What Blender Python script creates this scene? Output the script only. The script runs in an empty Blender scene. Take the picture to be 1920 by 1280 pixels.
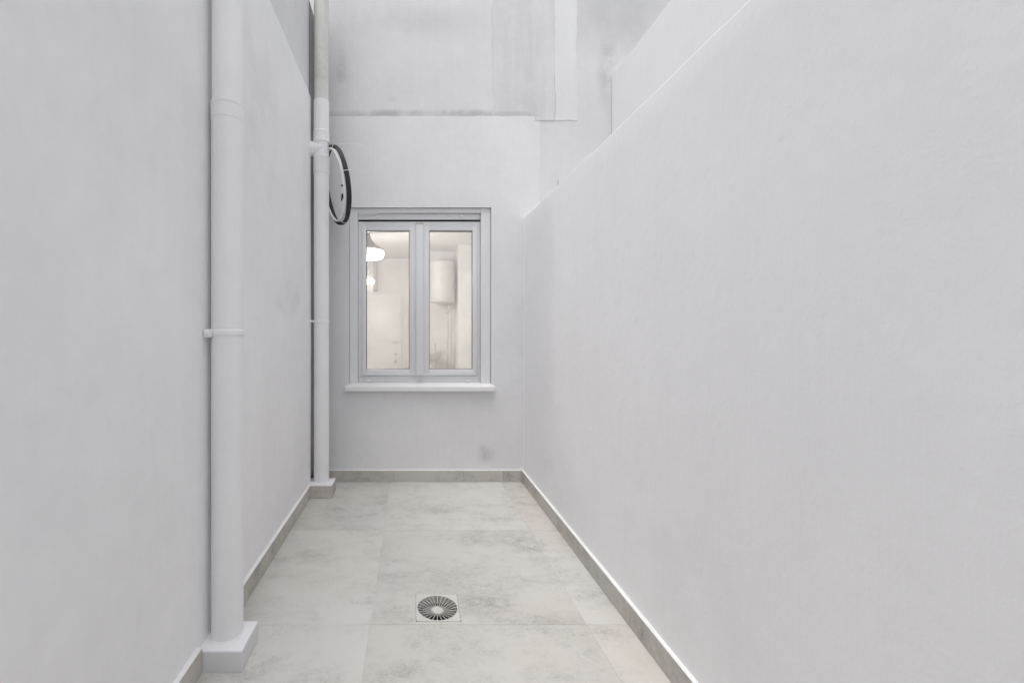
import bpy, bmesh, math, random
from mathutils import Vector, noise as mnoise

random.seed(7)
S = bpy.context.scene
COL = S.collection
R = math.radians

# ------------------------------------------------------------------ camera
F_PX, VX, VY, EYE = 835.6, 772.0, 626.0, 1.2          # focal length in photo pixels, vanishing point, eye height
cam_d = bpy.data.cameras.new('camera')
cam = bpy.data.objects.new('camera', cam_d)
COL.objects.link(cam)
cam.location = (0, 0, EYE)
cam.rotation_euler = (R(90), 0, 0)
cam_d.sensor_width = 36
cam_d.lens = F_PX / 1920 * 36
cam_d.shift_x = (960 - VX) / 1920
cam_d.shift_y = -(640 - VY) / 1920
cam_d.clip_start = 0.02
cam_d.clip_end = 1500
S.camera = cam

# ------------------------------------------------------------------ sky and sun (bright overcast day)
SUN_EL, SUN_AZ = 74.0, 228.0          # degrees; azimuth measured clockwise from +Y
W = bpy.data.worlds.new('World')
S.world = W
W.use_nodes = True
wn, wl = W.node_tree.nodes, W.node_tree.links
wn.clear()
wo = wn.new('ShaderNodeOutputWorld')
bg = wn.new('ShaderNodeBackground')
sky = wn.new('ShaderNodeTexSky')
sky.sky_type = 'NISHITA'
sky.sun_disc = False
sky.sun_elevation = R(SUN_EL)
sky.sun_rotation = R(SUN_AZ)
sky.dust_density = 4.0
sky.air_density = 1.0
hs = wn.new('ShaderNodeHueSaturation')
hs.inputs['Saturation'].default_value = 0.17          # cloud cover: a nearly neutral sky
wl.new(sky.outputs[0], hs.inputs['Color'])
wl.new(hs.outputs[0], bg.inputs['Color'])
bg.inputs['Strength'].default_value = 0.12
wl.new(bg.outputs[0], wo.inputs['Surface'])

sun_d = bpy.data.lights.new('sun', 'SUN')
sun_d.energy = 0.5
sun_d.angle = R(50)
sun_d.color = (1.0, 0.97, 0.93)
sun = bpy.data.objects.new('sun', sun_d)
COL.objects.link(sun)
_a, _e = R(SUN_AZ), R(SUN_EL)
_dir = Vector((math.sin(_a) * math.cos(_e), math.cos(_a) * math.cos(_e), math.sin(_e)))
sun.rotation_euler = _dir.to_track_quat('Z', 'Y').to_euler()
sun.location = (0, -3, 9)

S.view_settings.view_transform = 'Standard'
S.view_settings.look = 'None'
S.view_settings.gamma = 1
S.view_settings.exposure = 0.90
S.view_settings.use_curve_mapping = False
S.render.engine = 'CYCLES'
S.cycles.max_bounces = 12
S.cycles.diffuse_bounces = 8
S.cycles.transparent_max_bounces = 12


# ------------------------------------------------------------------ helpers
def X(px, y):
    return (px - VX) * y / F_PX


def Z(py, y):
    return EYE + (VY - py) * y / F_PX


def tag(o, label=None, cat=None, group=None, kind=None):
    if label: o['label'] = label
    if cat: o['category'] = cat
    if group: o['group'] = group
    if kind: o['kind'] = kind
    return o


def empty(name, loc=(0, 0, 0)):
    o = bpy.data.objects.new(name, None)
    o.empty_display_size = 0.1
    o.location = loc
    COL.objects.link(o)
    return o


def obj(name, bm, mat, parent=None, smooth=False):
    bmesh.ops.recalc_face_normals(bm, faces=bm.faces)
    me = bpy.data.meshes.new(name)
    bm.to_mesh(me)
    bm.free()
    if isinstance(mat, (list, tuple)):
        for m in mat: me.materials.append(m)
    elif mat:
        me.materials.append(mat)
    if smooth:
        for p in me.polygons: p.use_smooth = True
    me.set_sharp_from_angle(angle=R(35 if not smooth else (18 if smooth is True else smooth)))
    o = bpy.data.objects.new(name, me)
    COL.objects.link(o)
    if parent:
        o.parent = parent
        b, q = Vector((0, 0, 0)), parent
        while q:                                   # parents are only ever translated
            b += q.location
            q = q.parent
        o.matrix_parent_inverse.identity()
        o.location = -b
        # meshes are written in world coordinates; move the origin to the parent's
    return o


def box(bm, x0, x1, y0, y1, z0, z1, bev=0.0, seg=2):
    r = bmesh.ops.create_cube(bm, size=1)
    vs = r['verts']
    for v in vs:
        v.co.x = x0 + (v.co.x + 0.5) * (x1 - x0)
        v.co.y = y0 + (v.co.y + 0.5) * (y1 - y0)
        v.co.z = z0 + (v.co.z + 0.5) * (z1 - z0)
    if bev:
        es = list({e for v in vs for e in v.link_edges})
        bmesh.ops.bevel(bm, geom=es, offset=bev, segments=seg, profile=0.5, affect='EDGES')
    return bm


def BX(*a, **k):
    return box(bmesh.new(), *a, **k)


def lathe(bm, prof, cx, cy, n=40, cap=True, axis='Z', c3=0.0):
    """profile of (radius, height) turned about a vertical axis at cx, cy; or about an X axis (cx -> y, cy -> z)"""
    rings = []
    for r, h in prof:
        ring = []
        for i in range(n):
            a = 2 * math.pi * i / n
            if axis == 'Z':
                co = (cx + r * math.cos(a), cy + r * math.sin(a), h)
            elif axis == 'X':
                co = (h, cx + r * math.cos(a), cy + r * math.sin(a))
            else:
                co = (cx + r * math.cos(a), h, cy + r * math.sin(a))
            ring.append(bm.verts.new(co))
        rings.append(ring)
    for a, b in zip(rings, rings[1:]):
        for i in range(n):
            j = (i + 1) % n
            bm.faces.new((a[i], a[j], b[j], b[i]))
    if cap:
        bm.faces.new(rings[0])
        bm.faces.new(rings[-1])
    return bm


def LT(*a, **k):
    return lathe(bmesh.new(), *a, **k)


def tube(bm, pts, r, n=10, closed=False):
    pts = [Vector(p) for p in pts]
    m = len(pts)
    rings = []
    up = Vector((0.13, 0.21, 0.97)).normalized()
    for i, p in enumerate(pts):
        a = pts[(i - 1) % m] if (closed or i > 0) else p
        b = pts[(i + 1) % m] if (closed or i < m - 1) else p
        t = (b - a).normalized()
        s = t.cross(up)
        if s.length < 0.05: s = t.cross(Vector((1, 0.2, 0)))
        s.normalize()
        w = s.cross(t).normalized()
        up = w
        rr = r[i] if isinstance(r, (list, tuple)) else r
        rings.append([bm.verts.new(p + rr * (math.cos(2 * math.pi * k / n) * s + math.sin(2 * math.pi * k / n) * w)) for k in range(n)])
    prs = list(zip(rings, rings[1:]))
    for a, b in prs:
        for k in range(n):
            j = (k + 1) % n
            bm.faces.new((a[k], a[j], b[j], b[k]))
    if closed:
        a, b = rings[-1], rings[0]
        best = min(range(n), key=lambda s_: (a[0].co - b[s_].co).length)
        for k in range(n):
            j = (k + 1) % n
            bm.faces.new((a[k], a[j], b[(j + best) % n], b[(k + best) % n]))
    else:
        bm.faces.new(rings[0])
        bm.faces.new(rings[-1])
    return bm


def fine(vals, step):
    out = []
    for a, b in zip(vals, vals[1:]):
        n = max(1, int(math.ceil((b - a) / step)))
        out += [a + (b - a) * i / n for i in range(n)]
    return out + [vals[-1]]


def slab(us, vs, filled, t0, t1, place, amp=0.0, seed=0.0, step=0.06, warp=None):
    """A plate in (u, v) with filled cells only; its front at t0 is slightly uneven, its back at t1 is flat.
    place(u, v, t) gives the point."""
    us, vs = fine(us, step), fine(vs, step)
    bm = bmesh.new()
    fr, bk = {}, {}

    def nz(u, v):
        return amp * (mnoise.noise(Vector((u * 1.1 + seed, v * 0.9, seed))) + 0.45 * mnoise.noise(Vector((u * 3.3, v * 2.7 + seed, 4 + seed)))
                      + 0.2 * mnoise.noise(Vector((u * 9, v * 9, 9 + seed))))

    def F(i, j):
        if (i, j) not in fr:
            u, v = us[i], vs[j]
            if warp: u, v = warp(u, v)
            fr[i, j] = bm.verts.new(place(u, v, t0 + nz(u, v)))
        return fr[i, j]

    def B(i, j):
        if (i, j) not in bk:
            u, v = us[i], vs[j]
            if warp: u, v = warp(u, v)
            bk[i, j] = bm.verts.new(place(u, v, t1))
        return bk[i, j]
    ok = lambda i, j: 0 <= i < len(us) - 1 and 0 <= j < len(vs) - 1 and filled((us[i] + us[i + 1]) / 2, (vs[j] + vs[j + 1]) / 2)
    for i in range(len(us) - 1):
        for j in range(len(vs) - 1):
            if not ok(i, j): continue
            f = bm.faces.new((F(i, j), F(i + 1, j), F(i + 1, j + 1), F(i, j + 1)))
            f.smooth = True
            bm.faces.new((B(i, j), B(i, j + 1), B(i + 1, j + 1), B(i + 1, j)))
            for (di, dj, e) in ((-1, 0, ((i, j), (i, j + 1))), (1, 0, ((i + 1, j), (i + 1, j + 1))),
                                (0, -1, ((i, j), (i + 1, j))), (0, 1, ((i, j + 1), (i + 1, j + 1)))):
                if not ok(i + di, j + dj):
                    bm.faces.new((F(*e[0]), F(*e[1]), B(*e[1]), B(*e[0])))
    return bm


def rough(bm, amp, cuts=7):
    bmesh.ops.subdivide_edges(bm, edges=[e for e in bm.edges if e.calc_length() > 0.03], cuts=cuts, use_grid_fill=True)
    for v in bm.verts:
        p = v.co * 22
        v.co += amp * Vector((mnoise.noise(p), mnoise.noise(p + Vector((9, 0, 0))), 0.6 * mnoise.noise(p + Vector((0, 7, 0)))))
    return bm


# ------------------------------------------------------------------ materials
class NT:
    def __init__(self, name):
        self.m = bpy.data.materials.new(name)
        self.m.use_nodes = True
        self.t = self.m.node_tree
        self.t.nodes.clear()
        self.out = self.n('ShaderNodeOutputMaterial')
        self.b = self.n('ShaderNodeBsdfPrincipled')
        self.l(self.b.outputs[0], self.out.inputs['Surface'])

    def n(self, t, **k):
        x = self.t.nodes.new(t)
        for a, v in k.items(): setattr(x, a, v)
        return x

    def l(self, a, b): self.t.links.new(a, b)

    def inp(self, node, key, v):
        if hasattr(v, 'is_linked') or hasattr(v, 'links'):
            self.l(v, node.inputs[key])
        else:
            node.inputs[key].default_value = v

    def math(self, op, a, b=0.0, c=None, clamp=False):
        x = self.n('ShaderNodeMath', operation=op, use_clamp=clamp)
        self.inp(x, 0, a)
        self.inp(x, 1, b)
        if c is not None: self.inp(x, 2, c)
        return x.outputs[0]

    def vmath(self, op, a, b):
        x = self.n('ShaderNodeVectorMath', operation=op)
        self.inp(x, 0, a)
        self.inp(x, 1, b)
        return x

    def noise(self, vec, scale, detail=4, rough=0.55, dist=0.0):
        x = self.n('ShaderNodeTexNoise')
        self.l(vec, x.inputs['Vector'])
        x.inputs['Scale'].default_value = scale
        x.inputs['Detail'].default_value = detail
        x.inputs['Roughness'].default_value = rough
        x.inputs['Distortion'].default_value = dist
        return x.outputs[0]

    def mapr(self, v, a, b, c=0.0, d=1.0, smooth=True):
        x = self.n('ShaderNodeMapRange')
        x.interpolation_type = 'SMOOTHSTEP' if smooth else 'LINEAR'
        self.l(v, x.inputs[0])
        for k, q in zip((1, 2, 3, 4), (a, b, c, d)): x.inputs[k].default_value = q
        return x.outputs[0]

    def mix(self, f, a, b, mode='MIX'):
        x = self.n('ShaderNodeMix', data_type='RGBA', blend_type=mode)
        self.inp(x, 0, f)
        for k, v in ((6, a), (7, b)):
            if isinstance(v, tuple): x.inputs[k].default_value = (*v[:3], 1)
            else: self.l(v, x.inputs[k])
        return x.outputs[2]

    def bump(self, h, strength, dist):
        x = self.n('ShaderNodeBump')
        x.inputs['Strength'].default_value = strength
        x.inputs['Distance'].default_value = dist
        self.l(h, x.inputs['Height'])
        return x.outputs[0]

    def pos(self):
        return self.n('ShaderNodeNewGeometry').outputs['Position']

    def spot(self, pos, c, r, soft=1.0):
        """0..1 falling off from point c over radii r"""
        d = self.vmath('SUBTRACT', pos, c).outputs[0]
        q = self.vmath('DIVIDE', d, r).outputs[0]
        ln = self.n('ShaderNodeVectorMath', operation='LENGTH')
        self.l(q, ln.inputs[0])
        return self.mapr(ln.outputs['Value'], 1.0, max(0.0, 1.0 - soft), 0.0, 1.0)


def simple(name, col, rough=0.5, metal=0.0, var=0.03, vscale=6.0, bump=0.0, bscale=120.0, spec=0.5):
    t = NT(name)
    p = t.pos()
    n = t.noise(p, vscale, 4)
    f = t.mapr(n, 0.3, 0.7, 1 - var, 1 + var, False)
    mul = t.mix(1.0, col, (1, 1, 1), 'MULTIPLY')
    c = t.n('ShaderNodeCombineColor')
    for k in range(3): t.l(f, c.inputs[k])
    mul = t.mix(1.0, col, c.outputs[0], 'MULTIPLY')
    t.l(mul, t.b.inputs['Base Color'])
    t.b.inputs['Roughness'].default_value = rough
    t.b.inputs['Metallic'].default_value = metal
    t.b.inputs['Specular IOR Level'].default_value = spec
    if bump:
        t.l(t.bump(t.noise(p, bscale, 3), bump, 0.002), t.b.inputs['Normal'])
    return t.m


def plaster(name, col, mott=0.05, streak=0.03, dirt=0.0, stains=(), bump=0.35, rough=0.8, dirtcol=(0.42, 0.42, 0.43)):
    """painted trowelled render; stains = (centre, radii, strength, softness, breakup)"""
    t = NT(name)
    p = t.pos()
    n1 = t.noise(p, 1.7, 6, 0.6)
    n2 = t.noise(t.vmath('MULTIPLY', p, (7.0, 7.0, 0.7)).outputs[0], 1.6, 5, 0.6)
    n3 = t.noise(p, 14.0, 5, 0.62)
    s = t.math('ADD', t.mapr(n1, 0.3, 0.7, -mott, mott, False), t.mapr(n2, 0.3, 0.7, -streak, streak, False))
    s = t.math('ADD', s, t.mapr(n3, 0.3, 0.7, -mott * 0.45, mott * 0.45, False))
    f = t.math('ADD', s, 1.0)
    c = t.n('ShaderNodeCombineColor')
    for k in range(3): t.l(f, c.inputs[k])
    base = t.mix(1.0, col, c.outputs[0], 'MULTIPLY')
    if dirt:
        d = t.math('MULTIPLY', t.mapr(t.noise(p, 2.3, 7, 0.68), 0.5, 0.75), t.mapr(t.noise(p, 26, 4), 0.35, 0.65, 0.4, 1.0))
        base = t.mix(t.math('MULTIPLY', d, dirt), base, dirtcol)
    for (cc, rr, st, soft, brk) in stains:
        m = t.spot(p, cc, rr, soft)
        if brk:
            m = t.math('MULTIPLY', m, t.mapr(t.noise(p, brk, 5, 0.65), 0.36, 0.62))
        base = t.mix(t.math('MULTIPLY', m, st), base, dirtcol)
    t.l(base, t.b.inputs['Base Color'])
    t.b.inputs['Roughness'].default_value = rough
    t.b.inputs['Specular IOR Level'].default_value = 0.3
    h = t.math('ADD', t.math('MULTIPLY', t.noise(p, 22, 5, 0.6), 1.0), t.math('MULTIPLY', t.noise(p, 140, 3, 0.6), 0.25))
    h = t.math('ADD', h, t.math('MULTIPLY', t.noise(p, 5.0, 4, 0.55, 0.6), 1.1))
    h = t.math('ADD', h, t.math('MULTIPLY', t.noise(t.vmath('MULTIPLY', p, (30.0, 30.0, 2.0)).outputs[0], 1.0, 3), 0.5))
    t.l(t.bump(h, bump, 0.004), t.b.inputs['Normal'])
    return t.m


def stoneware(name, col, dark, smudge=0.5, offset=True, stains=(), vertical=False):
    """concrete look porcelain tile: cloudy smudges and clustered specks"""
    t = NT(name)
    p0 = t.pos()
    p = p0
    if offset:
        oi = t.n('ShaderNodeObjectInfo')
        sc = t.math('MULTIPLY', oi.outputs['Random'], 60.0)
        cb = t.n('ShaderNodeCombineXYZ')
        t.l(sc, cb.inputs[0]); t.l(sc, cb.inputs[1]); t.l(sc, cb.inputs[2])
        p = t.vmath('ADD', p0, cb.outputs[0]).outputs[0]
    st = t.vmath('MULTIPLY', p, (0.95, 1.35, 1.3)).outputs[0]
    a = t.noise(st, 2.1, 9, 0.72)
    b = t.noise(st, 9.0, 8, 0.78)
    fine_ = t.noise(t.vmath('MULTIPLY', p, (1.0, 2.0, 1.5)).outputs[0], 70, 5, 0.8)
    cloud = t.mapr(a, 0.42, 0.66)
    wisps = t.mapr(b, 0.45, 0.68)
    m = t.math('MULTIPLY', t.math('ADD', t.math('MULTIPLY', cloud, 0.55), t.math('MULTIPLY', t.math('MULTIPLY', wisps, t.mapr(a, 0.36, 0.6)), 0.8)), smudge, clamp=True)
    m = t.math('MULTIPLY', m, t.mapr(fine_, 0.36, 0.66, 0.15, 1.5, False), clamp=True)
    base = t.mix(t.mapr(t.noise(p, 1.1, 3), 0.3, 0.7), col, tuple(q * w for q, w in zip(col, (0.985, 0.945, 0.92))))
    base = t.mix(m, base, dark)
    if offset:                                           # tiles differ a little in shade
        tone = t.n('ShaderNodeCombineColor')
        tv = t.math('MULTIPLY_ADD', t.math('FRACT', t.math('MULTIPLY', oi.outputs['Random'], 7.31)), 0.10, 0.93)
        for k_ in range(3): t.l(tv, tone.inputs[k_])
        base = t.mix(1.0, base, tone.outputs[0], 'MULTIPLY')
    # specks in clusters
    v = t.noise(p, 95, 3, 0.6)
    sp = t.math('MULTIPLY', t.mapr(v, 0.60, 0.68), t.mapr(t.noise(p, 4.2, 4, 0.6), 0.52, 0.66))
    base = t.mix(t.math('MULTIPLY', sp, 0.42), base, tuple(q * 0.55 for q in dark))
    for (cc, rr, s_, brk) in stains:
        k = t.spot(p0, cc, rr, 1.0)
        pw = t.vmath('MULTIPLY', p0, (1.0, 1.7, 1.0)).outputs[0]
        grain = t.mapr(t.noise(pw, brk * 3.4, 4, 0.75), 0.50, 0.66)
        haze_ = t.mapr(t.noise(pw, brk * 0.35, 5, 0.7), 0.38, 0.66)
        k1 = t.math('MULTIPLY', t.math('MULTIPLY', k, haze_), t.math('MULTIPLY_ADD', grain, 1.1, 0.22))
        base = t.mix(t.math('MULTIPLY', k1, s_, clamp=True), base, tuple(q * 0.6 for q in dark))
    t.l(base, t.b.inputs['Base Color'])
    t.l(t.mapr(a, 0.3, 0.7, 0.48, 0.62), t.b.inputs['Roughness'])
    t.b.inputs['Specular IOR Level'].default_value = 0.35
    h = t.math('ADD', t.math('MULTIPLY', t.noise(p, 60, 4, 0.6), 0.6), t.math('MULTIPLY', v, 0.3))
    t.l(t.bump(h, 0.15, 0.002), t.b.inputs['Normal'])
    return t.m


def emitter(name, col, strength):
    t = NT(name)
    t.b.inputs['Base Color'].default_value = (0.9, 0.9, 0.88, 1)
    t.b.inputs['Emission Color'].default_value = (*col, 1)
    t.b.inputs['Emission Strength'].default_value = strength
    return t.m


def glass(name):
    t = NT(name)
    tr = t.n('ShaderNodeBsdfTransparent')
    tr.inputs[0].default_value = (0.96, 0.975, 0.97, 1)
    gl = t.n('ShaderNodeBsdfGlossy')
    gl.inputs['Roughness'].default_value = 0.01
    fr = t.n('ShaderNodeFresnel')
    fr.inputs['IOR'].default_value = 1.5
    mx = t.n('ShaderNodeMixShader')
    t.l(fr.outputs[0], mx.inputs[0])
    t.l(tr.outputs[0], mx.inputs[1])
    t.l(gl.outputs[0], mx.inputs[2])
    df = t.n('ShaderNodeBsdfDiffuse')                     # haze painted into the pane: a pale diffuse veil over the room
    df.inputs[0].default_value = (0.8, 0.79, 0.78, 1)
    dm = t.n('ShaderNodeMixShader')
    t.l(t.mapr(t.noise(t.pos(), 3.0, 4), 0.3, 0.7, 0.16, 0.24), dm.inputs[0])
    t.l(mx.outputs[0], dm.inputs[1])
    t.l(df.outputs[0], dm.inputs[2])
    t.l(dm.outputs[0], t.out.inputs['Surface'])
    t.t.nodes.remove(t.b)
    return t.m


WHITE = (0.82, 0.82, 0.832)
YB = 3.637                                   # face of the end wall
XL, XR = -0.757, 0.910                       # faces of the side walls
LEDGE = 2.975                                # where the new render stops

M = {}
M['new_back'] = plaster('white_render', (0.735,0.735,0.748), 0.04, 0.008, stains=[
    ((X(911, YB), YB, Z(852, YB)), (0.10, 0.2, 0.10), 0.7, 1.0, 7.0),
    ((X(905, YB), YB, Z(842, YB)), (0.05, 0.2, 0.06), 0.35, 0.9, 0),
    ((X(905, YB), YB, Z(300, YB)), (0.5, 0.2, 0.25), 0.05, 0.9, 5.0)])
M['old_back'] = plaster('old_grey_render', (0.685, 0.685, 0.692), 0.035, 0.02, 0.16, stains=[
    ((X(780, YB), YB, LEDGE + 0.012), (1.3, 0.3, 0.050), 0.35, 0.7, 0),
    ((X(800, YB), YB, LEDGE + 0.022), (1.3, 0.3, 0.055), 0.75, 0.7, 4.5),
    ((X(960, YB), YB, LEDGE + 0.03), (0.2, 0.3, 0.035), 0.6, 0.6, 16.0),
    ((X(735, YB), YB, Z(185, YB)), (0.07, 0.3, 0.035), 0.3, 0.9, 5.0),
    ((X(640, YB), YB, Z(130, YB)), (0.09, 0.3, 0.30), 0.4, 0.9, 6.0),
    ((X(760, YB), YB, Z(40, YB)), (1.0, 0.3, 0.20), 0.35, 1.0, 1.8),
    ((X(1165, YB), YB, Z(20, YB)), (0.75, 0.3, 0.62), 0.42, 0.8, 0),
    ((X(1165, YB), YB, Z(30, YB)), (0.55, 0.3, 0.40), 0.3, 0.9, 2.2),
    ((X(1180, YB), YB, Z(70, YB)), (0.30, 0.3, 0.5), 0.3, 1.0, 2.5),
    ((X(1140, YB), YB, Z(120, YB)), (0.12, 0.3, 0.5), 0.6, 0.9, 4.0),
    ((X(1047, YB), YB, Z(342, YB)), (0.006, 0.3, 0.035), 0.9, 0.3, 0)])
M['patch_dark'] = plaster('combed_grey_render', (0.64, 0.64, 0.65), 0.035, 0.06, 0.15, bump=0.6, stains=[((X(960, YB), YB, LEDGE + 0.012), (0.26, 0.3, 0.045), 0.5, 0.6, 0), ((X(985, YB), YB, LEDGE + 0.10), (0.2, 0.3, 0.16), 0.25, 0.9, 6.0)])
M['patch_light'] = plaster('pale_render', (0.71, 0.71, 0.715), 0.03, 0.02)
M['new_left'] = plaster('white_render_side', WHITE, 0.036, 0.012, 0.05, stains=[
    ((XL, 2.75, 1.42), (0.3, 0.35, 0.13), 0.14, 0.35, 6.0),
    ((XL, 2.1, 2.3), (0.3, 0.7, 0.7), 0.14, 0.9, 3.0)])
M['old_left'] = plaster('old_render_side', (0.68, 0.68, 0.69), 0.04, 0.02, 0.1)
M['right'] = plaster('white_masonry_paint', (0.825, 0.825, 0.84), 0.020, 0.006, bump=0.34, stains=[
    ((XR, 1.81, 1.256), (0.03, 0.03, 0.025), 0.10, 0.9, 0), ((XR, 1.10, 1.68), (0.02, 0.018, 0.012), 0.12, 0.9, 0),
    ((XR, 1.5, 0.45), (0.2, 0.8, 0.5), 0.08, 0.9, 3.0), ((XR, 2.9, 0.3), (0.2, 0.7, 0.3), 0.10, 0.9, 4.0)])
M['setback'] = plaster('grey_white_paint_high', (0.765, 0.765, 0.775), 0.02, 0.01, 0.05, bump=0.34)
M['chase_dark'] = plaster('chase_shade', (0.25, 0.24, 0.235), 0.1, 0.1, bump=0.7)  # dark tone stands in for shade in the gap behind the far pipe
M['tile'] = stoneware('stoneware_floor', (0.60, 0.598, 0.572), (0.335, 0.330, 0.308), 0.66, stains=[
    ((0.66, 2.55, 0), (0.24, 0.30, 0.3), 1.2, 26.0),
    ((0.40, 2.62, 0), (0.30, 0.16, 0.3), 0.45, 20.0),
    ((0.34, 2.0, 0), (0.20, 0.14, 0.3), 1.5, 38.0),
    ((0.19, 3.05, 0), (0.30, 0.10, 0.3), 0.55, 14.0),
    ((-0.25, 2.62, 0), (0.10, 0.16, 0.3), 0.6, 22.0),
    ((-0.32, 2.15, 0), (0.4, 0.22, 0.3), 0.35, 12.0),
    ((-0.70, 3.225, 0), (0.035, 0.02, 0.1), 0.9, 60.0), ((0.83, 2.23, 0), (0.016, 0.014, 0.1), 1.2, 60.0)])
M['skirt'] = stoneware('stoneware_skirting', (0.56, 0.548, 0.518), (0.31, 0.298, 0.275), 1.0)
M['caulk'] = simple('white_sealant', (0.85, 0.85, 0.85), 0.5, var=0.03, vscale=20)
M['grout'] = simple('grout', (0.60, 0.595, 0.57), 0.9, var=0.08, vscale=15)
M['concrete'] = simple('concrete', (0.5, 0.5, 0.49), 0.9, var=0.1, vscale=2)
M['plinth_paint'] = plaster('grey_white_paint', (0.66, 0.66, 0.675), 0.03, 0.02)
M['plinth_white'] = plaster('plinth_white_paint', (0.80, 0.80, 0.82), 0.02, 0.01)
M['pipe'] = simple('white_pvc', (0.81, 0.81, 0.82), 0.42, var=0.02, vscale=5, bump=0.05, bscale=40)
M['pipe_near'] = plaster('painted_pipe', (0.81, 0.81, 0.822), 0.02, 0.03, bump=0.15, rough=0.6)
M['pipe_old'] = plaster('weathered_pvc', (0.66, 0.655, 0.635), 0.06, 0.10, 0.4, bump=0.15, rough=0.6, dirtcol=(0.36, 0.34, 0.29))
M['alu'] = simple('grey_white_lacquer', (0.73, 0.735, 0.755), 0.38, var=0.01, vscale=3)
M['casing'] = simple('grey_casing_paint', (0.745, 0.75, 0.77), 0.55, var=0.015, vscale=5, bump=0.08, bscale=60)
M['gasket'] = simple('black_gasket', (0.06, 0.055, 0.05), 0.7)
M['dark'] = simple('slot_shade_black', (0.012, 0.012, 0.012), 0.9)
M['glass'] = glass('window_glass')
M['sill'] = plaster('sill_paint', (0.76, 0.76, 0.765), 0.02, 0.0, rough=0.6, bump=0.2)
M['blackcable'] = simple('black_cable', (0.018, 0.018, 0.019), 0.45, var=0.2, vscale=30)
M['whitecable'] = simple('white_cable', (0.78, 0.78, 0.77), 0.4)
M['drainplate'] = stoneware('drain_plastic', (0.60, 0.59, 0.565), (0.42, 0.41, 0.39), 0.3, offset=False)
M['drainbar'] = simple('drain_grate', (0.56, 0.55, 0.52), 0.5, var=0.08, vscale=40)
M['draincup'] = simple('drain_cup', (0.10, 0.095, 0.082), 0.7, var=0.3, vscale=25)
M['room_wall'] = simple('warm_wall', (0.80, 0.783, 0.772), 0.8, var=0.01)
M['room_tile'] = simple('beige_wall_tile', (0.76, 0.735, 0.71), 0.55, var=0.015)
M['room_ceiling'] = simple('warm_ceiling', (0.80, 0.783, 0.772), 0.85, var=0.01)
M['room_floor'] = simple('room_floor', (0.5, 0.45, 0.39), 0.4, var=0.06)
M['enamel'] = simple('white_enamel', (0.69, 0.672, 0.657), 0.55, var=0.005)
M['door'] = simple('white_door_lacquer', (0.82, 0.80, 0.77), 0.35, var=0.005)
M['chrome'] = simple('satin_metal', (0.62, 0.60, 0.57), 0.4, 0.3)
M['greymetal'] = simple('grey_lamp_metal', (0.47, 0.45, 0.43), 0.5, 0.0)
M['greyframe'] = simple('grey_green_trim', (0.52, 0.515, 0.49), 0.5)
M['glow'] = emitter('lamp_glow', (1.0, 0.96, 0.91), 2.4)

# ================================================================== SETTING
# ---- floor: a screed with every tile laid on it
FLY = 3.620                                             # last tile row ends under the end skirting
HX0, HX1, HY0, HY1 = 0.0175, 0.2075, 1.862, 2.054       # square hole for the drain
G = slab([-1.3, HX0, HX1, 1.3], [-3.0, HY0, HY1, 3.9], lambda u, v: not (HX0 < u < HX1 and HY0 < v < HY1),
         -0.0018, -0.12, lambda u, v, t: Vector((u, v, t)), step=5)
floor = tag(obj('floor', G, M['grout']), kind='structure')
cols = [-0.757 + 0.003, -0.1715, 0.7225, XR - 0.003]
rows = [FLY + 0.012, 2.732, 1.843, 0.953, 0.063, -0.827, -1.717, -2.6]
J = 0.0008
for ci in range(3):
    for ri in range(len(rows) - 1):
        x0, x1 = cols[ci] + J, cols[ci + 1] - J
        y1, y0 = rows[ri] - J, rows[ri + 1] + J
        dz = random.uniform(-0.0006, 0.0006)
        if ci == 1 and ri == 1:
            bm = slab([x0, HX0, HX1, x1], [y0, HY0, HY1, y1], lambda u, v: not (HX0 < u < HX1 and HY0 < v < HY1),
                      dz, -0.010, lambda u, v, t: Vector((u, v, t)), step=5)
        else:
            bm = BX(x0, x1, y0, y1, -0.010, dz, 0.0008, 1)
        obj('floor_tile', bm, M['tile'], floor)

tag(obj('ground', BX(-400, 400, -400, 400, -0.4, -0.13), M['concrete']), kind='structure')

# ---- end wall with the window opening
WX0, WX1 = X(655, YB), X(921, YB)
WZ0, WZ1 = 0.770, Z(389, YB)
win = lambda u, v: WX0 < u < WX1 and WZ0 < v < WZ1
back = obj('courtyard_wall', slab([-1.2, WX0, WX1, 4.6], [-0.1, WZ0, WZ1, 4.7], lambda u, v: not win(u, v), YB + 0.012, YB + 0.24,
                                  lambda u, v, t: Vector((u, t, v)), amp=0.0018, seed=3.3), M['old_back'])
tag(back, 'end wall holding the window, new white render below older patchy grey render', 'wall')
CX1 = X(1013, YB)
coat = lambda u, v: not win(u, v) and (u < CX1 or v < 2.22)


def ragged(u, v):
    # the trowelled edges of the coat wander a little
    if abs(v - LEDGE) < 1e-4:
        v += 0.004 * mnoise.noise(Vector((u * 6, 0, 1))) + (0.004 * mnoise.noise(Vector((u * 25, 2, 1))))
    if abs(u - CX1) < 1e-4 and v > 2.25:
        u += 0.012 * mnoise.noise(Vector((v * 5, 3, 1)))
    return u, v




def coat_place(u, v, t):
    # the coat is feathered out where it meets the old render on the right
    if t < YB + 0.01 and v > 2.2:
        k = min(1, max(0, (u - (CX1 - 0.12)) / 0.12))
        t += 0.0115 * k * k * (3 - 2 * k)
    return Vector((u, t, v))


obj('new_render_coat', slab([-0.80, WX0, WX1, CX1, 0.98], [-0.02, WZ0, 2.22, WZ1, LEDGE], coat, YB, YB + 0.02,
                            coat_place, amp=0.002, seed=1.7, step=0.05, warp=ragged), M['new_back'], back)


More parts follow.
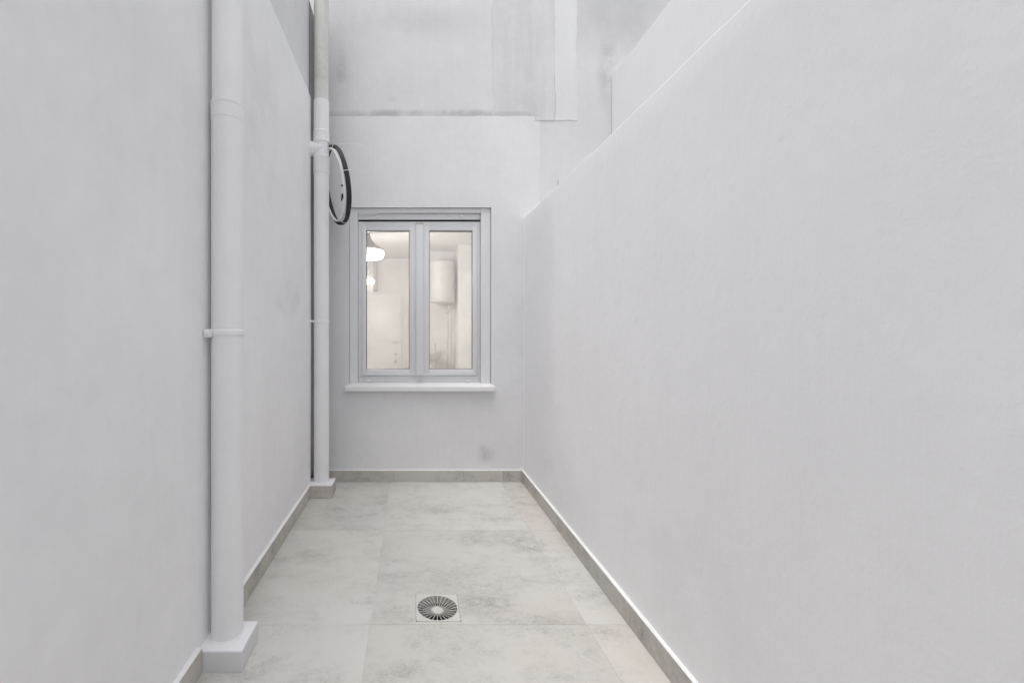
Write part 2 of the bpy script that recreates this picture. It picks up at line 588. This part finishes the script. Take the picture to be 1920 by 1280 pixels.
def patch(name, u0, u1, v0, v1, mat, proud, seed):
    def w(u, v):
        if abs(u - u0) < 1e-4 or abs(u - u1) < 1e-4: u += 0.018 * mnoise.noise(Vector((v * 5, seed, u))) + 0.008 * mnoise.noise(Vector((v * 19, seed, u)))
        if abs(v - v0) < 1e-4: v += 0.012 * mnoise.noise(Vector((u * 7, seed, 3)))
        return u, v
    return obj(name, slab([u0, u1], [v0, v1], lambda u, v: True, YB + 0.0085 - proud, YB + 0.026, lambda u, v, t: Vector((u, t, v)),
                          amp=0.0008, seed=seed, step=0.05, warp=w), mat, back)


patch('render_patch', X(925, YB), X(1040, YB), LEDGE - 0.03, 4.5, M['patch_dark'], 0.0016, 5.1)
patch('render_patch', X(1041, YB), X(1083, YB), LEDGE - 0.03, 4.5, M['patch_light'], 0.0012, 8.4)

# ---- side wall on the left: lower render coat stops at the same height; a chase is left behind the far pipe
YE = 3.345
left = obj('courtyard_wall', slab([-3.0, YE], [-0.1, 3.8], lambda u, v: True, XL - 0.015, XL - 0.3,
                                  lambda u, v, t: Vector((-1.0 * (-t), u, v)), amp=0.0, seed=2.2, step=0.3), M['old_left'])
tag(left, 'left side wall of white render with a long render ledge high up', 'wall')


def rag2(u, v):
    if abs(v - LEDGE) < 1e-4: v += 0.010 * mnoise.noise(Vector((u * 3, 0, 5))) + 0.003 * mnoise.noise(Vector((u * 19, 0, 5)))
    return u, v


obj('new_render_coat', slab([-3.0, YE], [-0.02, LEDGE], lambda u, v: True, -XL, -XL + 0.03, lambda u, v, t: Vector((-t, u, v)), amp=0.0035, seed=6.6,
                            step=0.05, warp=rag2), M['new_left'], left)
obj('unseen_rear_wall', BX(XL - 0.3, XR + 1.1, -3.25, -3.002, -0.1, 2.7), M['new_left'], left)  # added unseen behind the camera to cut frontal sky light on the end wall
obj('dark_chase', BX(-1.05, -0.80, YE + 0.002, YB + 0.02, -0.1, 3.8), M['chase_dark'], left)

# ---- low wall on the right, flat roof behind it, taller wall beyond
bm = bmesh.new()
pr = [(-3.0, 2.075), (1.41, 2.104), (3.64, 2.146)]
ring0, ring1 = [], []
xs = [(XR, -0.02)]
prof = []                                              # cross-section with a rounded top arris
rr = 0.009
for k in range(6):
    a = math.pi / 2 * k / 5
    prof.append((XR + rr - rr * math.cos(a), -rr + rr * math.sin(a)))
secs = []
ys = fine([-3.0, 3.64], 0.05)


def par_top(y):
    for (a, ha), (b, hb) in zip(pr, pr[1:]):
        if a <= y <= b: return ha + (hb - ha) * (y - a) / (b - a)
    return pr[-1][1]


zs = [0, 0.1, 0.3, 0.6, 0.9, 1.2, 1.5, 1.8, 2.02]
for y in ys:
    t = par_top(y) + 0.007 * mnoise.noise(Vector((y * 2.5, 1, 1))) + 0.003 * mnoise.noise(Vector((y * 9.0, 1, 4)))
    sec = [(XR + 0.002 * mnoise.noise(Vector((y * 1.3, z * 1.1, 7))), y, z - 0.02) for z in zs]
    sec += [(px_, y, t + pz_) for px_, pz_ in prof]
    sec += [(XR + 0.2, y, t), (XR + 0.2, y, -0.02)]
    secs.append([bm.verts.new(c) for c in sec])
for a, b in zip(secs, secs[1:]):
    for k in range(len(a)):
        j = (k + 1) % len(a)
        bm.faces.new((a[k], a[j], b[j], b[k]))
bm.faces.new(secs[0]); bm.faces.new(secs[-1])
par = tag(obj('parapet_wall', bm, M['right'], smooth=True), 'low white painted wall along the right with a sloping looking top edge', 'wall')
tag(obj('flat_roof', BX(XR + 0.202, 1.9, -3.0, YB + 0.005, 1.85, 1.98), M['concrete']), kind='structure')
X2 = X(1148, YB)
up = slab([-3.0, YB + 0.005], [1.9, 3.305], lambda u, v: True, -X2, -X2 - 0.25, lambda u, v, t: Vector((-t, u, v)), amp=0.003, seed=4.4, step=0.12)
tag(obj('setback_wall', up, M['setback']), 'white upper wall set back behind the low right wall', 'wall')

# ---- skirtings: one tile after another, a white sealant bead on top
SK, ST = 0.0915, 0.0165


def skirt_run(parent, axis, face, sign, joints, h=SK):
    """axis 'X': pieces along X on a wall facing -Y; axis 'Y': pieces along Y, sign gives the side they face"""
    for a, b in zip(joints, joints[1:]):
        a_, b_ = a + 0.0008, b - 0.0008
        if axis == 'X':
            bm = BX(a_, b_, face - ST, face + 0.004, 0.001, h, 0.0012, 1)
            bc = BX(a_ - 0.0008, b_ + 0.0008, face - ST + 0.0004, face + 0.003, h - 0.002, h + 0.003, 0.0015, 2)
        else:
            x0, x1 = sorted((face + sign * ST, face - sign * 0.004))
            bm = BX(x0, x1, a_, b_, 0.001, h, 0.0012, 1)
            x0, x1 = sorted((face + sign * (ST - 0.0004), face - sign * 0.003))
            bc = BX(x0, x1, a_ - 0.0008, b_ + 0.0008, h - 0.002, h + 0.003, 0.0015, 2)
        sk = obj('skirting_tile', bm, M['skirt'], parent)
        obj('sealant_bead', bc, M['caulk'], parent)


P2Y0, P2Y1, P2X = 3.256, 3.424, -0.583                   # far plinth
P1Y0, P1Y1, P1X, P1H = 1.580, 1.747, -0.602, 0.0775      # near plinth
skirt_run(back, 'X', YB, 0, [XL - 0.03, -0.149, 0.745, XR - ST])
skirt_run(left, 'Y', XL, 1, [P1Y1 + 0.002, 2.36, P2Y0 - 0.002])
skirt_run(left, 'Y', XL, 1, [P2Y1 + 0.002, YB - ST - 0.001])
skirt_run(left, 'Y', XL, 1, [-2.6, -1.9, -1.0, -0.1, 0.8, P1Y0 - 0.002])
skirt_run(par, 'Y', XR, -1, [-2.6, -1.75, -0.86, 0.04, 0.93, 1.826, 2.72, YB - 0.001])

# ================================================================== PLINTHS AND PIPES
pl = empty('pipe_plinth', (-0.67, 3.34, 0))
tag(pl, 'tile clad plinth in the far corner carrying the tall downpipe', 'plinth')
obj('core', BX(-0.80, P2X - 0.009, P2Y0 + 0.009, P2Y1, -0.002, 0.0900), M['plinth_white'], pl)
obj('cladding_tile', BX(XL - 0.004, P2X, P2Y0, P2Y0 + 0.0085, 0.001, 0.0895, 0.001, 1), M['skirt'], pl)
obj('cladding_tile', BX(P2X - 0.0085, P2X, P2Y0 + 0.0095, P2Y1, 0.001, 0.0895, 0.001, 1), M['skirt'], pl)
obj('top_screed', rough(BX(-0.797, P2X - 0.001, P2Y0 + 0.001, P2Y1 - 0.001, 0.0890, 0.0945, 0.0015, 2), 0.0012), M['plinth_white'], pl)

pl2 = empty('pipe_plinth', (-0.68, 1.66, 0))
tag(pl2, 'white painted plinth in the left foreground under the near pipe', 'plinth')
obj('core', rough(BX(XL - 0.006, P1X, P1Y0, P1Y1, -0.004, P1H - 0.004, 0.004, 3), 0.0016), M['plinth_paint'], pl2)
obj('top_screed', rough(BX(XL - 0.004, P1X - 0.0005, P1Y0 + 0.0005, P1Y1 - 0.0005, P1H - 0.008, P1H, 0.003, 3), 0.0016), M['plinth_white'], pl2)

# far downpipe with a tee
PX, PY, PR = -0.6835, 3.372, 0.0575
dp = empty('downpipe', (PX, PY, 0.0945))
tag(dp, 'tall white downpipe in the far left corner with tee and hanging cable', 'pipe')
obj('lower_pipe', LT([(PR, 0.094), (PR, 2.46)], PX, PY), M['pipe'], dp, True)
obj('collar', LT([(PR - 0.001, 2.405), (PR + 0.0025, 2.407), (PR + 0.003, 2.412), (PR + 0.003, 2.52), (PR + 0.0045, 2.526), (PR + 0.0045, 2.534),
                  (PR + 0.002, 2.539), (PR - 0.001, 2.541)], PX, PY), M['pipe'], dp, True)
tee = obj('tee_piece', LT([(PR - 0.0015, 2.53), (PR - 0.0015, 2.66)], PX, PY), M['pipe'], dp, True)
obj('branch', LT([(0.058, -0.81), (0.058, -0.742), (0.0535, -0.738), (0.050, -0.66)], PY - 0.007, 2.592, axis='X'), M['pipe'], tee, True)
obj('socket', LT([(PR - 0.001, 2.638), (PR + 0.005, 2.640), (PR + 0.0055, 2.646), (PR + 0.004, 2.655), (PR + 0.003, 2.70), (PR + 0.0045, 2.712),
                  (PR + 0.0045, 2.720), (PR + 0.001, 2.727)], PX, PY), M['pipe'], dp, True)
obj('sleeve', LT([(PR + 0.0006, 2.70), (PR + 0.0012, 2.95), (PR + 0.001, 2.955), (PR - 0.003, 2.958)], PX, PY), M['pipe'], dp, True)
obj('upper_pipe', LT([(PR - 0.003, 2.90), (PR - 0.003, 4.62)], PX, PY), M['pipe_old'], dp, True)
cl = obj('clamp', LT([(PR + 0.0005, 1.282), (PR + 0.003, 1.284), (PR + 0.003, 1.302), (PR + 0.0005, 1.304)], PX, PY), M['pipe'], dp, True)
obj('clamp_bolt', tube(bmesh.new(), [(-0.78, 3.325, 1.294), (PX - 0.045, 3.325, 1.294)], 0.007), M['pipe'], cl, 60)

# near pipe
NX, NY, NR = -0.6915, 1.673, 0.0565
np_ = empty('downpipe', (NX, NY, P1H))
tag(np_, 'thick white pipe in the left foreground against the side wall', 'pipe')
obj('lower_pipe', LT([(NR, P1H - 0.001), (NR, 2.01)], NX, NY, 64), M['pipe_near'], np_, True)
obj('base_bead', LT([(NR + 0.005, P1H - 0.001), (NR + 0.003, P1H + 0.003), (NR - 0.001, P1H + 0.007)], NX, NY, 64), M['pipe_near'], np_, True)
obj('socket', LT([(NR - 0.001, 1.990), (NR + 0.0018, 1.997), (NR + 0.002, 2.045), (NR + 0.004, 2.050), (NR + 0.004, 2.058), (NR - 0.001, 2.061)], NX, NY, 64),
    M['pipe_near'], np_, True)
obj('upper_pipe', LT([(NR - 0.0015, 2.02), (NR - 0.0015, 4.25)], NX, NY, 64), M['pipe_near'], np_, True)
cl = obj('clamp', LT([(NR - 0.001, 1.1935), (NR + 0.003, 1.195), (NR + 0.0045, 1.198), (NR + 0.0045, 1.212), (NR + 0.003, 1.215), (NR - 0.001, 1.2165)], NX, NY, 64),
         M['pipe_near'], np_, True)
bm = BX(NX - 0.062, NX - 0.034, NY - 0.064, NY - 0.046, 1.188, 1.2175, 0.003, 2)
obj('clamp_lug', bm, M['pipe_near'], cl)
obj('clamp_bolt', LT([(0.006, NY - 0.073), (0.0065, NY - 0.071), (0.0065, NY - 0.062)], NX - 0.047, 1.205, 14, axis='Y'), M['pipe_near'], cl, True)

# ---- coil of cable hung beside the far downpipe
Cc = Vector((-0.573, 3.395, 2.332))
U = Vector((0.106, -0.165, 0.0))
V = Vector((-0.045, 0.0, 0.292))
coil = empty('cable_coil', tuple(Cc))
tag(coil, 'oval coil of black and white cable hanging beside the far downpipe', 'cable')


def loop(du, dv, jit, seed, off=Vector((0, 0, 0)), n=72):
    pts = []
    for i in range(n):
        a = 2 * math.pi * i / n
        k = 1 + jit * mnoise.noise(Vector((math.cos(a) * 1.4, math.sin(a) * 1.4, seed)))
        pts.append(Cc + off + U * math.cos(a) * du * k + V * math.sin(a) * dv * k)
    return pts


nrm = U.cross(V).normalized()
for i, (s, off) in enumerate(((1.0, -0.004), (1.0, 0.009), (0.985, -0.016), (0.97, -0.004))):
    obj('black_loop', tube(bmesh.new(), loop(s, s, 0.03, i * 3.1, nrm * off), 0.0078, 10, True), M['blackcable'], coil, 60)
for i, (s, off) in enumerate(((0.94, 0.018), (0.93, 0.029))):
    obj('white_loop', tube(bmesh.new(), loop(s, s * 0.985, 0.03, 20 + i * 2.3, nrm * off), 0.0066, 10, True), M['whitecable'], coil, 60)


def ring_pt(a, s=0.96): return Cc + U * math.cos(a) * s + V * math.sin(a) * s


for a, tail in ((0.16, Vector((0.17, 0.05, -0.022))), (1.15, Vector((0.20, 0.06, 0.012))), (-1.35, None)):
    c = ring_pt(a)
    rad = (U * math.cos(a) + V * math.sin(a)).normalized()
    pts = [c + 0.026 * (math.cos(q) * rad + math.sin(q) * nrm) for q in [2 * math.pi * i / 16 for i in range(16)]]
    tie = obj('cable_tie', tube(bmesh.new(), pts, 0.0022, 6, True), M['whitecable'], coil, 60)
    if tail:
        e = c + rad * 0.024
        obj('tie_tail', tube(bmesh.new(), [e + tail * f + Vector((0, 0, 0.018 * math.sin(f * 2.6))) for f in (0, 0.2, 0.4, 0.6, 0.8, 1.0)],
                             0.0016, 6), M['whitecable'], tie, 60)
# strap that holds the coil to the pipe
pts = [Vector((PX + (PR + 0.008) * math.cos(q), PY + (PR + 0.008) * math.sin(q), 2.615)) for q in [2 * math.pi * i / 24 for i in range(24)]]
hook = [Vector((PX + PR + 0.004, PY + 0.01, 2.615)), Vector((-0.612, 3.395, 2.632)), Vector((-0.603, 3.397, 2.618)), Vector((-0.602, 3.396, 2.605)), Vector((-0.612, 3.392, 2.598))]
obj('hanger', tube(bmesh.new(), hook, 0.004, 8), M['blackcable'], coil, 60)
e0 = Vector((X(637, 3.36), 3.36, Z(300, 3.36)))
pts = [e0, Vector((X(641, 3.35), 3.35, Z(322, 3.35))), Vector((X(642, 3.35), 3.35, Z(345, 3.35))), Vector((X(642.5, 3.35), 3.35, Z(366, 3.35)))]
ce = obj('loose_end', tube(bmesh.new(), pts, 0.0032, 8), M['whitecable'], coil, 60)
obj('connector', tube(bmesh.new(), [(X(642.4, 3.35), 3.35, Z(364, 3.35)), (X(642, 3.35), 3.35, Z(370, 3.35)), (X(640, 3.35), 3.35, Z(377, 3.35))], [0.011, 0.010, 0.003], 8),
    M['blackcable'], ce)
obj('end_clip', tube(bmesh.new(), [(X(641.3, 3.35), 3.344, Z(347, 3.35)), (X(641.5, 3.35), 3.344, Z(350, 3.35))], 0.007, 8), M['blackcable'], ce)

# ================================================================== WINDOW
YF = YB + 0.055                                         # face of the frame
fx0, fx1 = X(672, YF), X(900, YF)
zs_ = Z(717, YF)
zt = Z(401.5, YF)
wd = empty('window', ((fx0 + fx1) / 2, YF, zs_))
tag(wd, 'double casement window with pale grey frame and a lit warm room behind', 'window')
# casing boards between the reveal and the frame
bm = bmesh.new()
box(bm, WX0 + 0.0005, fx0 - 0.002, YF - 0.036, YF + 0.10, WZ0 + 0.002, WZ1 - 0.0005, 0.002, 1)
obj('casing', bm, M['casing'], wd)
obj('casing', BX(fx1 + 0.002, WX1 - 0.0005, YF - 0.036, YF + 0.10, WZ0 + 0.002, WZ1 - 0.0005, 0.002, 1), M['casing'], wd)
obj('casing', BX(fx0 - 0.0015, fx1 + 0.0015, YF - 0.035, YF + 0.10, zt + 0.002, WZ1 - 0.0005, 0.002, 1), M['casing'], wd)
obj('slot_shade', BX(fx0 - 0.001, fx1 + 0.001, YF + 0.004, YF + 0.010, Z(415.35, YF), Z(412.25, YF)), M['dark'], wd)  # black strip painted in as the shade of the slot
# head box with two plugs, dark slot under it
zb = Z(412.2, YF)
hb = obj('head_box', BX(fx0, fx1, YF - 0.012, YF + 0.028, zb, zt - 0.0015, 0.002, 2), M['alu'], wd)
obj('head_groove', BX(fx0, fx1, YF - 0.016, YF - 0.011, zt - 0.017, zt - 0.0135, 0.001, 1), M['alu'], hb)
for px in (708.5, 865.5):
    obj('plug', LT([(0.0075, YF - 0.024), (0.009, YF - 0.021), (0.009, YF - 0.012)], X(px, YF), Z(406, YF), 16, axis='Y'), M['caulk'], hb, True)
# fixed frame
z1, z0 = Z(415.4, YF), zs_
zl = Z(704.5, YF)


def rail_frame(x0, x1, z0, z1, l, r, b, t, y0, y1, bev=0.002):
    bm = bmesh.new()
    box(bm, x0, x0 + l, y0, y1, z0, z1, bev, 2)
    box(bm, x1 - r, x1, y0, y1, z0, z1, bev, 2)
    box(bm, x0 + l - bev, x1 - r + bev, y0 + 0.0006, y1 - 0.0006, z1 - t, z1 - 0.0004, bev, 2)
    box(bm, x0 + l - bev, x1 - r + bev, y0 + 0.0006, y1 - 0.0006, z0 + 0.0004, z0 + b, bev, 2)
    return bm


obj('outer_frame', rail_frame(fx0, fx1, z0, z1, 0.026, 0.024, zl - z0, 0.013, YF, YF + 0.075), M['alu'], wd)
obj('drip_lip', BX(fx0 + 0.003, fx1 - 0.003, YF - 0.010, YF + 0.002, zl - 0.009, zl - 0.002, 0.002, 2), M['alu'], wd)
mx0, mx1 = X(779.7, YF), X(794, YF)
mxc = (mx0 + mx1) / 2
YS = YF - 0.010                                          # sash face
for sx0, sx1, gx0, gx1 in ((X(677.5, YS), mxc - 0.0015, X(686.5, YS), X(767.8, YS)), (mxc + 0.0015, X(895.5, YS), X(804.7, YS), X(886, YS))):
    sz0, sz1 = zl + 0.001, Z(418.5, YS)
    gz0, gz1 = Z(692.3, YS), Z(432.3, YS)
    sa = obj('sash', rail_frame(sx0, sx1, sz0, sz1, gx0 - sx0, sx1 - gx1, gz0 - sz0, sz1 - gz1, YS, YS + 0.06, 0.004), M['alu'], wd)
    e = 0.007                                            # raised outer bead on the sash
    obj('sash_bead', rail_frame(sx0 + 0.010, sx1 - 0.010, sz0 + 0.010, sz1 - 0.010, e, e, e, e, YS - 0.0035, YS + 0.004, 0.0015), M['alu'], sa)
    obj('gasket', rail_frame(gx0 - 0.002, gx1 + 0.002, gz0 - 0.002, gz1 + 0.002, 0.006, 0.006, 0.005, 0.008, YS + 0.012, YS + 0.024, 0.001), M['gasket'], sa)
    obj('pane', BX(gx0 - 0.001, gx1 + 0.001, YS + 0.026, YS + 0.030, gz0 - 0.001, gz1 + 0.001), M['glass'], sa)
mu = obj('centre_batten', BX(mx0, mx1, YS - 0.016, YS - 0.0005, zl + 0.004, Z(419.5, YS), 0.005, 3), M['alu'], wd)
for za, zb2 in ((Z(421, YS), Z(418.4, YS)), (zl - 0.0005, zl + 0.007)):
    obj('batten_cap', BX(mx0 - 0.001, mx1 + 0.001, YS - 0.020, YS - 0.0003, za, zb2, 0.002, 1), M['greyframe'], mu)
for px in (693, 878):
    x = X(px, YF)
    obj('drain_cap', BX(x - 0.017, x + 0.017, YF - 0.012, YF + 0.002, zs_ + 0.010, zs_ + 0.021, 0.004, 2), M['caulk'], wd)
# sill
sx0, sx1 = X(647.5, YB - 0.055), X(927.5, YB - 0.055)
bm = bmesh.new()
yb0, yb1 = YB - 0.055, YF + 0.06
zt0, zt1 = Z(724.6, yb0), zs_ + 0.0005
secs = []
for x in (sx0, sx1):
    pf = [(yb1, zt1), (YF - 0.02, zt1 - 0.002), (yb0 + 0.006, zt0), (yb0 + 0.001, zt0 - 0.002), (yb0, zt0 - 0.006), (yb0, Z(733, yb0)), (yb0 + 0.02, Z(733, yb0)),
          (yb0 + 0.02, Z(733, yb0) + 0.006), (yb0 + 0.03, Z(733, yb0) + 0.006), (yb0 + 0.03, Z(733, yb0)), (YB - 0.002, Z(733, yb0)), (YB - 0.002, 0.7715), (yb1, 0.7715)]
    secs.append([bm.verts.new((x, a, b)) for a, b in pf])
for k in range(len(secs[0])):
    j = (k + 1) % len(secs[0])
    bm.faces.new((secs[0][k], secs[0][j], secs[1][j], secs[1][k]))
bm.faces.new(secs[0]); bm.faces.new(secs[1])
for v in bm.verts:                                       # the part inside the opening is narrower than the lip
    if v.co.y > YB - 0.001: v.co.x = max(WX0 + 0.001, min(WX1 - 0.001, v.co.x))
sill = obj('sill', bm, M['sill'], wd)
for x in (sx0, sx1):
    obj('sill_end_cap', BX(x - 0.006 if x < 0 else x - 0.014, x + 0.014 if x < 0 else x + 0.006, yb0 - 0.003, YB + 0.001, zt0 - 0.016, zt0 + 0.004, 0.004, 2), M['caulk'], sill)

# ================================================================== FLOOR DRAIN
DX, DY = (HX0 + HX1) / 2, (HY0 + HY1) / 2
dr = empty('floor_drain', (DX, DY, 0))
tag(dr, 'square floor drain with round radial grate set in the middle tile', 'drain')
RG = 0.0875
n = 104
bm = bmesh.new()
top, outr, low = [], [], []
hw = (HX1 - HX0) / 2 - 0.0014
hd = (HY1 - HY0) / 2 - 0.0014
for i in range(n):
    a = 2 * math.pi * (i + 0.5) / n
    c, s = math.cos(a), math.sin(a)
    k = 1 / max(abs(c) / hw, abs(s) / hd)
    top.append(bm.verts.new((DX + RG * c, DY + RG * s, 0.0002)))
    low.append(bm.verts.new((DX + RG * c, DY + RG * s, -0.035)))
    outr.append(bm.verts.new((DX + k * c, DY + k * s, 0.0008)))
outl = [bm.verts.new((v.co.x, v.co.y, -0.02)) for v in outr]
for i in range(n):
    j = (i + 1) % n
    bm.faces.new((top[i], top[j], outr[j], outr[i]))
    bm.faces.new((top[i], low[i], low[j], top[j]))
    bm.faces.new((outr[i], outr[j], outl[j], outl[i]))
obj('drain_frame', bm, M['drainplate'], dr)
obj('drain_cup', LT([(RG + 0.002, -0.030), (RG + 0.001, -0.045), (0.062, -0.052), (0.060, -0.10), (0.0, -0.102)], DX, DY, 48, cap=False), M['draincup'], dr, True)
obj('trap_ring', LT([(0.050, -0.050), (0.054, -0.047), (0.054, -0.085), (0.050, -0.085), (0.050, -0.050)], DX, DY, 40, cap=False), M['draincup'], dr, True)
zc = -0.012
bar_me = None
for i in range(26):
    a = 2 * math.pi * (i + 0.25) / 26
    if bar_me is None:
        bm = bmesh.new()
        L = 0.0265
        v = []
        for (r, z, w) in ((L, zc, 0.0010), (RG + 0.001, -0.0006, 0.0015)):
            v.append([bm.verts.new((r, -w, z)), bm.verts.new((r, w, z)), bm.verts.new((r, w * 0.6, z - 0.0045)), bm.verts.new((r, -w * 0.6, z - 0.0045))])
        for k in range(4):
            j = (k + 1) % 4
            bm.faces.new((v[0][k], v[0][j], v[1][j], v[1][k]))
        bm.faces.new(v[0]); bm.faces.new(v[1])
        o = obj('grate_bar', bm, M['drainbar'])
        bar_me = o.data
    else:
        o = bpy.data.objects.new('grate_bar', bar_me)
        COL.objects.link(o)
    o.parent = dr
    o.location = (0, 0, 0)
    o.rotation_euler = (0, 0, a)
obj('grate_hub', LT([(0.0, zc + 0.001), (0.0235, zc + 0.001), (0.0245, zc - 0.001), (0.0245, zc - 0.010), (0.0, zc - 0.010)], DX, DY, 40, cap=False), M['drainplate'], dr, True)
obj('hub_ring', LT([(0.0265, zc - 0.0005), (0.0285, zc + 0.0005), (0.0290, zc - 0.006), (0.0265, zc - 0.006), (0.0265, zc - 0.0005)], DX, DY, 40, cap=False), M['drainbar'], dr, True)

# ================================================================== ROOM BEHIND THE WINDOW
YR0, YR1, HC = YB + 0.242, 8.70, 2.67
RX0, RX1 = -2.3, 1.75
room = empty('lit_room', (0, 6, 0))
tag(room, 'warm lit washroom seen through the window panes', 'room')
obj('wall', BX(RX0, RX1, YR1, YR1 + 0.1, 0, HC), M['room_wall'], room)
obj('wall', BX(RX0 - 0.1, RX0 - 0.001, YR0, YR1 + 0.1, 0, HC), M['room_wall'], room)
obj('wall', BX(RX1 + 0.001, RX1 + 0.1, YR0, YR1 + 0.1, 0, HC), M['room_wall'], room)
bm = bmesh.new()                                          # inner side of the end wall, round the opening
box(bm, RX0, WX0 - 0.001, YR0, YR0 + 0.02, 0, HC)
box(bm, WX1 + 0.001, RX1, YR0, YR0 + 0.02, 0, HC)
box(bm, WX0, WX1, YR0 + 0.0005, YR0 + 0.0195, 0, 0.765)
box(bm, WX0, WX1, YR0 + 0.0005, YR0 + 0.0195, WZ1 + 0.002, HC)
obj('wall', bm, M['room_wall'], room)
obj('ceiling', BX(RX0 - 0.1, RX1 + 0.1, YR0, YR1 + 0.1, HC + 0.001, HC + 0.12), M['room_ceiling'], room)
obj('room_floor', BX(RX0 - 0.1, RX1 + 0.1, YR0, YR1 + 0.1, -0.1, -0.001), M['room_floor'], room)
obj('dado', BX(-0.15, 0.70, YR1 - 0.012, YR1 - 0.001, 0.0, 1.78), M['room_tile'], room)
BYW = 7.95
obj('chimney_breast', BX(0.24, RX1 - 0.001, BYW, YR1 - 0.013, 0.0, HC - 0.0005), M['room_wall'], room)
obj('dado', BX(0.24, 0.76, BYW - 0.012, BYW - 0.001, 0.0, 1.74), M['room_tile'], room)
obj('pier', BX(0.775, RX1 - 0.002, 7.35, BYW - 0.001, 0.0, HC - 0.001), M['room_wall'], room)

YD = YR1 - 0.055
dx0, dx1, dzt = X(662, YD), X(752, YD), Z(551, YD)
door = empty('room_door', ((dx0 + dx1) / 2, YD, 0))
tag(door, 'white inner door seen through the left window pane', 'door')
obj('leaf', BX(dx0, dx1, YD, YD + 0.042, 0.008, dzt, 0.003, 2), M['door'], door)
obj('door_frame', rail_frame(dx0 - 0.05, dx1 + 0.035, -0.0, dzt + 0.05, 0.048, 0.033, 0.001, 0.048, YD + 0.02, YR1 - 0.0005), M['room_wall'], door)
xh = X(742, YD)
obj('handle', tube(bmesh.new(), [(xh + 0.04, YD, Z(641, YD)), (xh + 0.04, YD - 0.05, Z(641, YD)), (xh - 0.07, YD - 0.05, Z(641, YD))], 0.010), M['chrome'], door, 60)
for py, r in ((664, 0.024), (678, 0.034)):
    obj('escutcheon', LT([(r, YD - 0.008), (r, YD + 0.001)], xh, Z(py, YD), 20, axis='Y'), M['greyframe'], door, True)

tr = tag(obj('pipe_trunking', BX(X(700, 8.6), X(707, 8.6), 8.58, YR1 - 0.0005, dzt + 0.06, HC - 0.0005, 0.004, 1), M['greyframe']), 'thin grey vertical trunking above the inner door', 'trunking')

LX, LY = X(684, 6.0), 6.0
lamp = empty('ceiling_lamp', (LX, LY, HC))
tag(lamp, 'lit round ceiling lamp with flared grey metal canopy', 'lamp')
obj('canopy', LT([(0.07, HC), (0.06, 2.62), (0.065, 2.56), (0.085, 2.48), (0.15, 2.40), (0.235, 2.35), (0.262, 2.337), (0.264, 2.315), (0.20, 2.313)], LX, LY, 48), M['greymetal'], lamp, 60)
obj('lamp_shade', LT([(0.245, 2.3115), (0.256, 2.308), (0.260, 2.28), (0.256, 2.245), (0.235, 2.222), (0.12, 2.210), (0.001, 2.208)], LX, LY, 48), M['glow'], lamp, 60)
ld = bpy.data.lights.new('lamp_light', 'POINT')
ld.energy = 50
ld.shadow_soft_size = 0.16
ld.color = (1.0, 0.965, 0.945)
lo = bpy.data.objects.new('lamp_light', ld)
COL.objects.link(lo)
lo.parent = lamp
lo.location = (0, 0, -0.68)

wx, wz = X(695, 8.6), Z(528, 8.6)
wlp = empty('wall_light', (wx, 8.69, wz))
tag(wlp, 'small lit wall light with two bulbs above the inner door', 'lamp')
obj('mounting_plate', BX(wx - 0.13, wx + 0.10, 8.655, YR1 - 0.0005, wz - 0.03, wz + 0.03, 0.006, 2), M['chrome'], wlp)
for d in (-0.065, 0.045):
    obj('bulb', LT([(0.001, wz - 0.062), (0.026, wz - 0.05), (0.038, wz), (0.026, wz + 0.05), (0.001, wz + 0.062)], wx + d, 8.60, 20), M['glow'], wlp, 60)

HX, HYY, HR = X(829.5, 7.62), 7.62, 0.205
h0, h1 = Z(569, HYY), Z(489, HYY)
bo = empty('water_heater', (HX, HYY, h0))
tag(bo, 'white cylindrical water heater hung on the room wall', 'heater')
obj('tank', LT([(0.001, h0), (HR * 0.75, h0 + 0.004), (HR * 0.95, h0 + 0.022), (HR, h0 + 0.06), (HR, h1 - 0.06), (HR * 0.95, h1 - 0.022), (HR * 0.75, h1 - 0.004), (0.001, h1)], HX, HYY, 48), M['enamel'], bo, 60)
obj('bracket', BX(HX - 0.1, HX + 0.1, HYY + 0.15, BYW - 0.0005, h1 - 0.25, h1 - 0.19), M['greyframe'], bo)
for dx, zz in ((0.10, 1.02), (0.165, 1.22)):
    obj('water_pipe', tube(bmesh.new(), [(HX + dx, HYY + 0.02, h0 + 0.02), (HX + dx, HYY + 0.02, zz + 0.2), (HX + dx, HYY + 0.1, zz + 0.1), (HX + dx, HYY + 0.22, zz - 0.5)], 0.011, 8), M['chrome'], bo, 60)
obj('safety_valve', tube(bmesh.new(), [(HX + 0.06, HYY + 0.02, h0 - 0.16), (HX + 0.20, HYY + 0.02, h0 - 0.10)], [0.02, 0.014], 10), M['chrome'], bo, 60)
obj('dial', LT([(0.02, HYY - HR - 0.006), (0.022, HYY - HR + 0.004)], HX - 0.07, h0 + 0.36, 16, axis='Y'), M['caulk'], bo, True)

bx, by = X(806, 7.5), 7.62
ba = empty('washbasin', (bx, by, 0))
tag(ba, 'small white pedestal washbasin below the water heater', 'basin')
obj('bowl', LT([(0.06, 0.72), (0.15, 0.76), (0.205, 0.86), (0.215, 0.895), (0.205, 0.90), (0.19, 0.885), (0.12, 0.80), (0.001, 0.79)], bx, by, 40), M['enamel'], ba, 60)
obj('pedestal', LT([(0.12, 0.0), (0.085, 0.1), (0.075, 0.5), (0.09, 0.73)], bx, by, 28), M['enamel'], ba, 60)
obj('tap', tube(bmesh.new(), [(bx + 0.10, by + 0.12, 0.89), (bx + 0.10, by + 0.12, 1.02), (bx + 0.10, by + 0.06, 1.05), (bx + 0.10, by - 0.01, 1.03)], 0.014, 10), M['chrome'], ba, 60)
